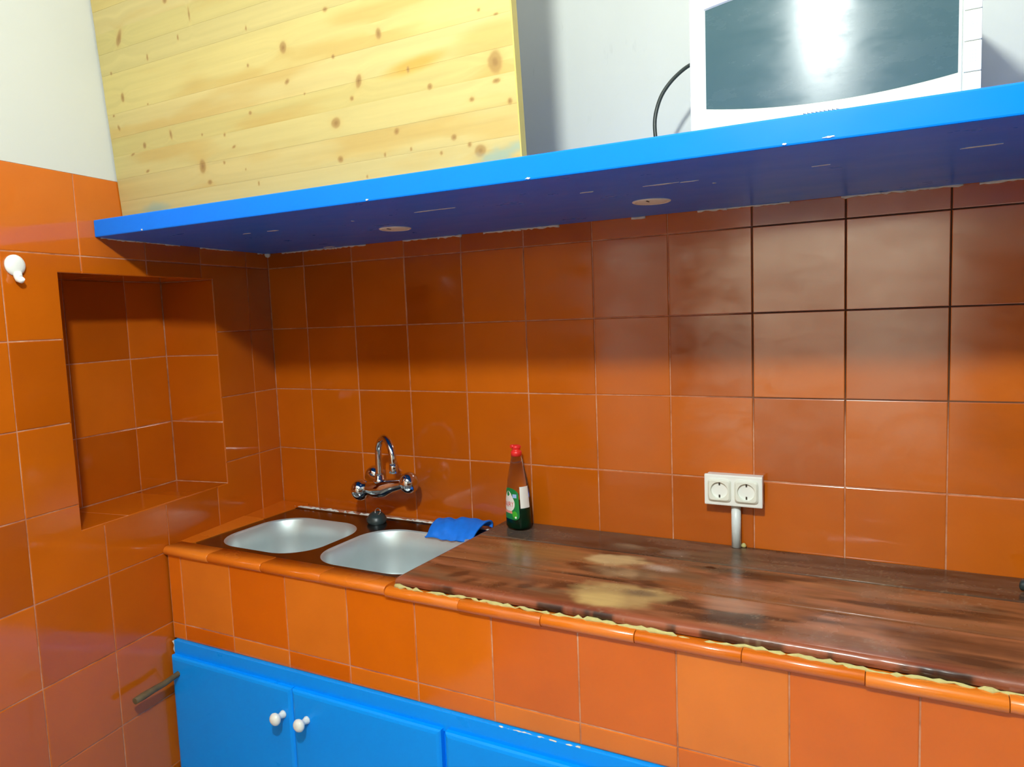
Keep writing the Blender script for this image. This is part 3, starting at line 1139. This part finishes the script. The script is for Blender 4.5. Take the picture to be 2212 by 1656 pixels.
# ------------------------------------------------------------------ pine panel standing on the shelf
panel = thing('pine_panel', 'yellow varnished knotty pine panel standing on the blue shelf', 'panel', (.68, -.57, ZST))
PYF = lambda z: -.566 - .078 * (z - .49)                   # it leans forward a little
ST = [.4912, .545, .600, .655, .700, .757, .800, .850, .900, .947, 1.0, 1.05, 1.10, 1.16]
XPR = 1.252
KN = [(.411, .594, .014, .020, 0), (1.213, .678, .018, .024, .2), (.827, .629, .015, .013, 0), (.705, .801, .012, .014, 0), (.18, .925, .010, .026, -.5), (.272, .863, .004, .009, 0),
      (.387, .885, .003, .008, 0), (.434, .925, .003, .018, 0), (.605, .860, .003, .007, 0), (.705, .732, .009, .006, .5), (.597, .785, .004, .005, 0), (.13, .852, .004, .005, 0),
      (.16, .79, .007, .013, 0), (.115, .753, .005, .004, 0), (.128, .722, .005, .009, .4), (.215, .668, .007, .009, 0), (.316, .680, .005, .015, .1), (.166, .653, .009, .003, .2),
      (.423, .664, .004, .004, 0), (.497, .653, .004, .006, 0), (.522, .623, .008, .004, .3), (.484, .593, .004, .005, .4), (.213, .607, .009, .004, .2), (.428, .556, .010, .007, 0),
      (.586, .687, .005, .005, 0), (.585, .535, .003, .006, 0), (.830, .850, .008, .006, 0), (.958, .778, .009, .014, .1), (.838, .758, .005, .005, 0), (1.187, .772, .004, .004, 0),
      (1.222, .758, .007, .003, 0), (1.213, .645, .010, .005, 0), (.897, .700, .009, .017, -.3), (1.020, .700, .004, .007, 0), (1.067, .660, .007, .007, 0), (.875, .670, .006, .006, .4),
      (1.158, .622, .007, .006, 0), (1.238, .606, .006, .007, 0), (.979, .590, .008, .007, .6), (1.112, .560, .008, .007, 0), (1.145, .542, .006, .006, 0), (1.168, .528, .015, .013, 0),
      (1.010, .552, .003, .005, 0), (.829, .556, .009, .008, 0), (.945, .550, .003, .006, 0), (.894, .513, .003, .005, 0), (1.080, .535, .004, .005, 0), (.36, .970, .009, .008, 0),
      (.95, .965, .010, .012, 0), (.60, 1.00, .008, .009, 0), (.25, .76, .003, .003, 0), (.55, .57, .003, .003, 0), (.75, .70, .003, .003, 0)]


def pine_col(X, Z, k):
    rk = np.random.RandomState(40 + k)
    base = np.array(lin(190, 173, 110)[:3]) * (0.94 + .12 * rk.rand()) * np.array([1, .985 + .03 * rk.rand(), .92 + .14 * rk.rand()])
    c = np.ones(X.shape + (3,)) * base
    warp = np.zeros_like(X)
    for kx, kz, rx, rz, a in KN:
        d2 = ((X - kx) / (rx * 3.0)) ** 2 + ((Z - kz) / (rz * 2.2)) ** 2
        warp += np.exp(-d2) * np.sign(Z - kz + 1e-6) * rz * .8
    zz = Z + warp
    g = fbm(X * 2.0 + 13 * k, zz * 130 + k * 7, 3)
    c = c * (.90 + .19 * g)[..., None]
    bl = fbm(X * 3.2 + 5 * k, zz * 17 + k, 4)
    c = mix3(c, lin(180, 146, 72), .55 * sstep(.52, .78, bl))
    if 3 <= k <= 5:
        c = mix3(c, lin(186, 142, 46), .75 * stain(X, Z, 1.035, .706, .10, .020, .8, .10, .5, 10))
    for kx, kz, rx, rz, a in KN:
        if abs(kz - (ST[k] + ST[k + 1]) / 2) > .06:
            continue
        halo = stain(X, Z, kx, kz, rx * 1.9, rz * 1.6, .9, a, .3, 40)
        c = mix3(c, lin(184, 150, 84), .40 * halo)
        kn = stain(X, Z, kx, kz, rx, rz, .45, a, .35, 50)
        c = mix3(c, lin(152, 118, 64), .8 * kn)
        c = mix3(c, lin(122, 86, 46), .5 * stain(X, Z, kx, kz, rx * .5, rz * .5, .8, a, .3, 60))
    # traces of blue paint along the bottom
    bb = np.maximum(.55 * stain(X, Z, .22, .515, .075, .022, .9, 0, .8, 20), .6 * stain(X, Z, 1.20, .512, .075, .022, .8, .15, 1.2, 24))
    return mix3(c, lin(112, 156, 146), bb)


for k in range(len(ST) - 1):
    z0, z1 = ST[k] + .00006, ST[k + 1] - .00006
    zs = np.linspace(z0, z1, 24)
    us = np.linspace(0, 1, 480)

    def fx(U, Z):
        y = PYF(Z)
        xl = -y * math.tan(-TH) + .002
        return xl + (XPR - xl) * U, y - .0002 * (k % 3) + .00012 * (1 - sstep(0, .0012, np.minimum(Z - z0, z1 - Z))), Z

    def bx(U, Z):
        y = PYF(Z)
        xl = -y * math.tan(-TH) + .002
        return xl + (XPR - xl) * U, y + .019, Z
    mbk = grid_slab(us, zs, fx, bx)
    me = mbk.mesh('stave', panel.location)
    v = verts_np(me) + np.array(panel.location)
    cols = pine_col(v[:, 0], v[:, 2], k)
    set_cols(me, cols)
    part('stave', None, 'pine', panel, me=me)
part('edge_strip', MB().add([(XPR + .0002, PYF(.4912) - .001, .4912), (XPR + .0002, PYF(.4912) + .019, .4912), (XPR + .003, PYF(.4912) + .019, .4912), (XPR + .003, PYF(.4912) - .001, .4912),
                             (XPR + .0002, PYF(1.16) - .001, 1.16), (XPR + .0002, PYF(1.16) + .019, 1.16), (XPR + .003, PYF(1.16) + .019, 1.16), (XPR + .003, PYF(1.16) - .001, 1.16)],
                            [(0, 1, 2, 3), (4, 7, 6, 5), (0, 4, 5, 1), (1, 5, 6, 2), (2, 6, 7, 3), (3, 7, 4, 0)]), 'cream_edge', panel, 'dull yellow end edge')

# ------------------------------------------------------------------ microwave oven on the shelf
MX0, MX1, MY, MZ0, MZ1 = 1.540, 1.9745, -.470, .5015, .775
mw = thing('microwave_oven', 'white microwave oven with a smeared dark door window standing on the blue shelf', 'microwave', ((MX0 + MX1) / 2, MY / 2, ZST))
part('housing', MB().box((MX0 + .004, MY + .018, MZ0), (MX1 - .004, -.03, MZ1), .006), 'mw_white', mw)
for fx_ in (MX0 + .05, MX1 - .05):
    for fy_ in (MY + .06, -.08):
        part('foot', MB().lathe((fx_, fy_, ZST), (0, 0, 1), [(0, .014), (.008, .013), (.0112, .012)], 14), 'cable', mw)
DX1 = 1.9495
WX0, WX1 = 1.5655, 1.9465


def barrel(n, x0, x1, zb0, zb1, sag, zt0, zt1, y):
    lo = []
    for i in range(n):
        u = i / (n - 1)
        lo.append((x0 + (x1 - x0) * u, y, zb0 + (zb1 - zb0) * u - sag * 4 * u * (1 - u)))
    for i in range(n):
        u = 1 - i / (n - 1)
        lo.append((x0 + (x1 - x0) * u, y, zt0 + (zt1 - zt0) * u + sag * 4 * u * (1 - u)))
    return lo


n = 25
wloop = barrel(n, WX0, WX1, .5595, .5525, .016, .7275, .7275, 0)
oloop = []
for i in range(n):
    oloop.append((MX0 + (DX1 - MX0) * i / (n - 1), 0, MZ0 + .002))
for i in range(n):
    oloop.append((DX1 - (DX1 - MX0) * i / (n - 1), 0, MZ1 - .001))
cv = lambda x: -.0035 * (1 - ((x - (MX0 + DX1) / 2) / ((DX1 - MX0) / 2)) ** 2)
L3 = lambda lp, y: [(x, y + cv(x), z) for x, _, z in lp]
inn = [(x + (1.756 - x) * .012, y, z + (.643 - z) * .02) for x, y, z in wloop]
mb = MB().loft([L3(oloop, MY + .018), L3(oloop, MY + .003), [(x + (1.75 - x) * .008, y, z + (.64 - z) * .012) for x, y, z in L3(oloop, MY)],
                L3(wloop, MY), L3(inn, MY + .0035)], False, False, smooth=False)
part('door', mb, 'mw_white', mw)
mb = MB()
lp = L3(inn, MY + .0032)
mid_ = [(lp[i], lp[2 * n - 1 - i]) for i in range(n)]
gv, gf = [], []
NV = 10
for a, b_ in mid_:
    for q in range(NV + 1):
        u = q / NV
        gv.append(tuple(a[c] + (b_[c] - a[c]) * u for c in range(3)))
for i in range(n - 1):
    for q in range(NV):
        gf.append((i * (NV + 1) + q, (i + 1) * (NV + 1) + q, (i + 1) * (NV + 1) + q + 1, i * (NV + 1) + q + 1))
mb.add(gv, gf, True)
part('door_window', mb, 'glass_dark', mw, 'dark smeared window')
part('seam', MB().box((DX1 + .0002, MY + .004, MZ0 + .002), (MX1 - .0005, MY + .018, MZ1 - .002)), 'mw_grey', mw)
bz = [MZ0 + .003, .5520, .5965, .6410, .6860, .7310, MZ1 - .002]
BTN = []
for i in range(len(bz) - 1):
    BTN.append(part('button', MB().box((DX1 + .0020, MY - .0005, bz[i] + .0006), (MX1 - .0008, MY + .010, bz[i + 1] - .0006), .0012), 'mw_white', mw))
# diamond mark on one button, dotted mark on the next
cx, cz = (DX1 + MX1) / 2 + .0005, .620
ring = []
for s_ in (.0052, .0042):
    ring.append([(cx + s_ * math.cos(a), MY - .0009, cz + s_ * math.sin(a)) for a in (0, PI / 2, PI, 1.5 * PI)])
mb = MB().loft(ring, False, False, False)
mb.box((cx - .0012, MY - .0009, cz - .0004), (cx + .0012, MY - .0006, cz + .0004))
part('diamond_mark', mb, 'mw_grey', BTN[2])
mb = MB()
for ix in range(3):
    for iz in range(4):
        mb.box((cx - .004 + ix * .0035, MY - .0009, .566 + iz * .005), (cx - .0028 + ix * .0035, MY - .0006, .5675 + iz * .005))
part('dotted_mark', mb, 'mw_grey', BTN[1])
mb = MB()
for q in range(9):
    x0 = 1.727 + q * .0062
    h = (.006, .0045, .005, .0035, .0035, .006, .0035, .0035, .0065)[q]
    mb.box((x0, MY - .0045, .5265), (x0 + .0012, MY - .0030, .5265 + h)).box((x0, MY - .0045, .5265), (x0 + .0042, MY - .0030, .5276))
part('maker_mark', mb, 'mw_grey', mw, 'small grey lettering under the window')
# power cord
cord = [(1.560, -.060, .735), (1.530, -.085, .742), (1.500, -.115, .755), (1.462, -.145, .745), (1.432, -.17, .718), (1.408, -.185, .685), (1.396, -.195, .650), (1.392, -.20, .615), (1.398, -.205, .57), (1.415, -.21, .53), (1.45, -.215, .503), (1.50, -.18, .496)]


part('power_cord', MB().tube(smooth_path(cord), .0042, 10), 'cable', mw, 'dark looping power cord')

# ------------------------------------------------------------------ sockets and conduit
BX0, BX1, BZ0, BZ1, BY = 1.447, 1.583, -.2585, -.1835, -.036
sock = thing('double_socket', 'white surface-mounted double wall socket above the worktop', 'socket', ((BX0 + BX1) / 2, 0, BZ0))
part('back_box', MB().box((BX0 + .003, BY + .008, BZ0 + .002), (BX1 - .003, -.0005, BZ1 - .002), .002), 'white_plastic', sock)
part('frame', MB().box((BX0, BY, BZ0), (BX1, BY + .010, BZ1), .003), 'white_plastic', sock)
for cx in (BX0 + .0365, BX1 - .0365):
    cz = (BZ0 + BZ1) / 2
    h = .0275
    fr_loops = []
    ts = [2 * PI * i / 56 for i in range(56)]
    sqr = lambda hh, y, e=7: [(cx + hh * math.cos(t) / (abs(math.cos(t)) ** e + abs(math.sin(t)) ** e) ** (1 / e), y, cz + hh * math.sin(t) / (abs(math.cos(t)) ** e + abs(math.sin(t)) ** e) ** (1 / e)) for t in ts]
    cir = lambda r, y: [(cx + r * math.cos(t), y, cz + r * math.sin(t)) for t in ts]
    loops = [sqr(h, BY + .002), sqr(h, BY - .003), sqr(h - .004, BY - .0065), cir(.0205, BY - .0065), cir(.0200, BY - .0058), cir(.0192, BY + .0065), cir(.002, BY + .0068)]
    face = part('socket_face', MB().loft(loops, False, True, smooth=False), 'cream_plastic', sock)
    for dx, dz in ((-.0095, .0), (0, .0), (.0095, .0)):
        part('pin_hole', MB().lathe((cx + dx, BY + .0071, cz + .001), (0, -1, 0), [(0, .0028), (.0012, .0028)], 12), 'hole', face)
    for dz, zz in ((.0150, .0), (-.0150, 0)):
        part('earth_clip', MB().box((cx - .0020, BY - .0012, cz + dz - .0035), (cx + .0020, BY + .008, cz + dz + .0035), .0008), 'hole', face)
cond = thing('cable_conduit', 'pale plastic conduit running from the double socket down to the worktop', 'conduit', (1.5175, 0, ZS))
part('tube', MB().lathe((1.5175, -.0135, ZS + .0005), (0, 0, 1), [(0, .0112), (BZ0 - ZS - .001, .0112)], 20), 'pipe', cond)
part('foam_blob', MB().lathe((1.533, -.006, ZS), (.1, -.1, 1), [(0, .006), (.004, .007), (.008, .004), (.010, .001)], 8), 'foam', cond)

# ------------------------------------------------------------------ washing-up bottle
BC = Vector((.943, -.058, ZS))
bottle = thing('dish_soap_bottle', 'clear washing-up liquid bottle with green soap and red cap on the worktop', 'bottle', BC[:])
BA = math.radians(-116)                                    # where the front label faces
nx_, ny_ = math.cos(BA), math.sin(BA)
tx_, ty_ = -ny_, nx_


def bsec(t, rw, rd, z, lean=0.0):
    """point of the oval cross-section; t = 0 is the front label centre"""
    e = 2.4
    c, s = math.cos(t), math.sin(t)
    a = rd * math.copysign(abs(c) ** (2 / e), c)
    b = rw * math.copysign(abs(s) ** (2 / e), s)
    return (BC.x + nx_ * a + tx_ * b, BC.y + ny_ * a + ty_ * b, BC.z + z)


BPROF = [(0.0, .030, .022), (.002, .036, .027), (.008, .0385, .029), (.03, .0385, .029), (.06, .0370, .0285), (.09, .0345, .0275), (.115, .0320, .026),
         (.14, .0275, .0235), (.165, .0215, .0195), (.185, .0165, .0160), (.197, .0140, .0140), (.206, .0130, .0130)]


def brad(z):
    for (a, b, c), (d, e, f) in zip(BPROF, BPROF[1:]):
        if a <= z <= d:
            k = (z - a) / (d - a)
            return b + (e - b) * k, c + (f - c) * k
    return BPROF[-1][1:]


NT = 36
ring_ = lambda rw, rd, z: [bsec(2 * PI * i / NT, rw, rd, z) for i in range(NT)]
part('body', MB().loft([ring_(b, c, a) for a, b, c in BPROF], True, True), 'pet', bottle, 'clear plastic body')
LV = .072
lp = [(.0025, .030, .022)] + [(z, brad(z)[0] - .0016, brad(z)[1] - .0016) for z in (.008, .02, .035, .05, LV)]
part('liquid', MB().loft([ring_(b, c, a) for a, b, c in lp], True, True), 'soap', bottle, 'dark green liquid')
cz = BC.z + .206
part('cap', MB().lathe((BC.x, BC.y, cz), (0, 0, 1), [(-.006, .0148), (.006, .0150), (.0075, .0130), (.0085, .0115), (.014, .0108), (.016, .0135), (.021, .0130), (.024, .0090), (.0245, .002)], 20), 'red_cap', bottle, 'red push-pull cap')
part('cap_spout', MB().tube([(BC.x, BC.y, cz + .016), (BC.x + nx_ * .010, BC.y + ny_ * .010, cz + .021), (BC.x + nx_ * .017, BC.y + ny_ * .017, cz + .022)], [.006, .0055, .005], 10), 'red_cap', bottle)


def on_bottle(u, v, off):
    """label coordinates in metres: u across, v up"""
    rw, rd = brad(v)
    t = u / .034
    t = max(-1.5, min(1.5, t))
    p = bsec(t, rw + off, rd + off, v)
    return p


def patch(fn, nu, nv, off):
    gv, gf = [], []
    for j in range(nv + 1):
        for i in range(nu + 1):
            u, v = fn(i / nu, j / nv)
            gv.append(on_bottle(u, v, off))
    for j in range(nv):
        for i in range(nu):
            a = j * (nu + 1) + i
            gf.append((a, a + 1, a + nu + 2, a + nu + 1))
    return MB().add(gv, gf, True)


def disc_patch(cu, cv, ru, rv, off, n=28, drop=0.0):
    gv = [on_bottle(cu, cv, off)]
    gf = []
    rings = 4
    for r in range(1, rings + 1):
        for i in range(n):
            a = 2 * PI * i / n
            k = 1 + drop * max(0, math.sin(a)) ** 6
            gv.append(on_bottle(cu + ru * r / rings * math.cos(a), cv + rv * r / rings * math.sin(a) * k, off))
    for i in range(n):
        gf.append((0, 1 + i, 1 + (i + 1) % n))
    for r in range(rings - 1):
        for i in range(n):
            a, b = 1 + r * n + i, 1 + r * n + (i + 1) % n
            gf.append((a, a + n, b + n, b))
    return MB().add(gv, gf, True)


def shoulder(u, v):
    hw = .031 * (1 if v < .8 else math.sqrt(max(0.05, 1 - ((v - .8) / .2) ** 2)))
    if v < .12:
        hw = .031 * math.sqrt(max(.3, 1 - ((.12 - v) / .12) ** 2 * .6))
    return (-1 + 2 * u) * hw, .030 + .085 * v


lab = part('front_label', patch(shoulder, 22, 24, .0004), 'lab_green', bottle, 'green front label')
part('label_oval', disc_patch(-.004, .073, .021, .022, .0007, 32, .55), 'lab_white', lab)
part('label_drop', disc_patch(-.004, .098, .0042, .0055, .0010, 20, .7), 'lab_green', lab)
part('label_stripe', patch(lambda u, v: (-.022 + .030 * u, .046 + .007 * v), 12, 3, .0008), 'lab_pink', lab)
part('label_leaf', disc_patch(.016, .044, .008, .010, .0007, 18), 'lab_light_green', lab)
part('label_dot', disc_patch(.019, .037, .003, .003, .0010, 14), 'lab_white', lab)
part('label_badge', patch(lambda u, v: (.010 + .014 * u, .090 + .010 * v), 6, 4, .0009), 'lab_blue', lab)
# the word on the label
fc = bpy.data.curves.new('label_word', 'FONT')
fc.body = 'FAIRY'
fc.size = .017
fc.align_x = 'CENTER'
fc.align_y = 'CENTER'
fc.resolution_u = 3
tmp = bpy.data.objects.new('tmp_text', fc)
COL.objects.link(tmp)
bpy.context.view_layer.update()
tme = tmp.evaluated_get(bpy.context.evaluated_depsgraph_get()).to_mesh()
tv = [v.co[:] for v in tme.vertices]
tf = [tuple(p.vertices) for p in tme.polygons]
tmp.evaluated_get(bpy.context.evaluated_depsgraph_get()).to_mesh_clear()
bpy.data.objects.remove(tmp)
part('label_word', MB().add([on_bottle(-.004 + x * .78, .0695 + y * 1.15 + x * .10, .0011) for x, y, _ in tv], tf), 'lab_red', lab, 'red brand word')
# back label, its white reverse seen through the bottle wall
gv, gf = [], []
for j in range(13):
    for i in range(11):
        v_ = .062 + .058 * j / 12
        rw, rd = brad(v_)
        gv.append(bsec(1.05 + .90 * i / 10, rw + .0004, rd + .0004, v_))
for j in range(12):
    for i in range(10):
        a = j * 11 + i
        gf.append((a, a + 1, a + 12, a + 11))
part('side_label', MB().add(gv, gf, True), 'lab_white', bottle, 'whitish side label')

# ------------------------------------------------------------------ blue cloth over the back of the sink
sec = [(-.040, -.3835), (-.036, -.3760), (-.042, -.3670), (-.056, -.3625), (-.075, -.3620), (-.095, -.3660), (-.114, -.3735), (-.128, -.3830), (-.136, -.3920), (-.139, -.3985)]
sp_ = smooth_path([(0, a, b) for a, b in sec], 5)
nu = 44
gv, gf = [], []
rg = random.Random(2)
for j, p in enumerate(sp_):
    tj = j / (len(sp_) - 1)
    for i in range(nu + 1):
        u = i / nu
        x = .680 + .160 * u + .016 * tj * (1 - u) - .012 * max(0, tj - .8) * 5 * (1 - u) ** 3
        wr = .0035 * math.sin(9 * u + 5 * tj + 2) * (.3 + tj) + .002 * math.sin(23 * u - 9 * tj)
        fold = -.004 * math.exp(-((u - .15 - .6 * tj) / .09) ** 2)
        gv.append((x, p.y + .03 * (u - .5) * (1 - tj) - abs(wr) * .6, p.z + wr * .7 + fold + .004 * math.sin(3 * u)))
for j in range(len(sp_) - 1):
    for i in range(nu):
        a = j * (nu + 1) + i
        gf.append((a, a + nu + 1, a + nu + 2, a + 1))
cl = solo('cleaning_cloth', MB().add(gv, gf, True), 'cloth', 'folded bright blue cleaning cloth hung over the back rim of the sink', 'cloth', (.76, -.09, -.384))
md = cl.modifiers.new('thickness', 'SOLIDIFY')
md.thickness = .006
md.offset = 0

# ------------------------------------------------------------------ white hook on the left wall
hk = thing('wall_hook', 'round white plastic hook stuck on the orange tiles beside the niche', 'hook', LW(.877, .34))
hc = Vector(LW(.877, .369))
part('base_plate', MB().lathe(hc, NL, [(0, .0235), (.004, .0235), (.009, .020), (.012, .012), (.0125, .003)], 28), 'white_plastic', hk)
a0 = hc + Vector((0, 0, -.016)) + NL * .007
part('hook_arm', MB().tube([a0, a0 + Vector((0, 0, -.009)) + NL * .002, a0 + Vector((0, 0, -.015)) + NL * .005, a0 + Vector((0, 0, -.017)) + NL * .010, a0 + Vector((0, 0, -.014)) + NL * .014],
                           [.0095, .0090, .0085, .0078, .006], 12), 'white_plastic', hk)

# ------------------------------------------------------------------ ceiling lamp (above and behind the camera) with the light it gives
lamp = thing('ceiling_lamp', 'pendant lamp with a round bulb on a ceiling flex, outside the picture', 'lamp', (LAMP_POS[0], LAMP_POS[1], CEIL))
part('bulb_collar', MB().lathe((LAMP_POS[0], LAMP_POS[1], LAMP_POS[2] + .058), (0, 0, 1), [(0, .040), (.002, .042), (.005, .041), (.008, .02)], 32), 'white_plastic', lamp)
part('ceiling_rose', MB().lathe((LAMP_POS[0], LAMP_POS[1], CEIL), (0, 0, -1), [(0, .055), (.012, .052), (.022, .040), (.030, .010)], 24), 'white_plastic', lamp)
part('flex', MB().tube([(LAMP_POS[0], LAMP_POS[1], CEIL - .02), (LAMP_POS[0], LAMP_POS[1], LAMP_POS[2] + .10)], .004, 8), 'cable', lamp)
part('bulb_holder', MB().lathe((LAMP_POS[0], LAMP_POS[1], LAMP_POS[2] + .066), (0, 0, 1), [(0, .024), (.03, .022), (.045, .012)], 16), 'white_plastic', lamp)
ld = bpy.data.lights.new('bulb', 'POINT')
ld.energy = LAMP_W
ld.color = LAMP_COL
ld.shadow_soft_size = .055
lo = bpy.data.objects.new('bulb', ld)
COL.objects.link(lo)
lo.parent = lamp
lo.location = (0, 0, LAMP_POS[2] - CEIL)

# ------------------------------------------------------------------ lift so that the floor lies at z = 0
for o in TOP:
    o.location.z -= FLOOR
cam.location.z -= FLOOR
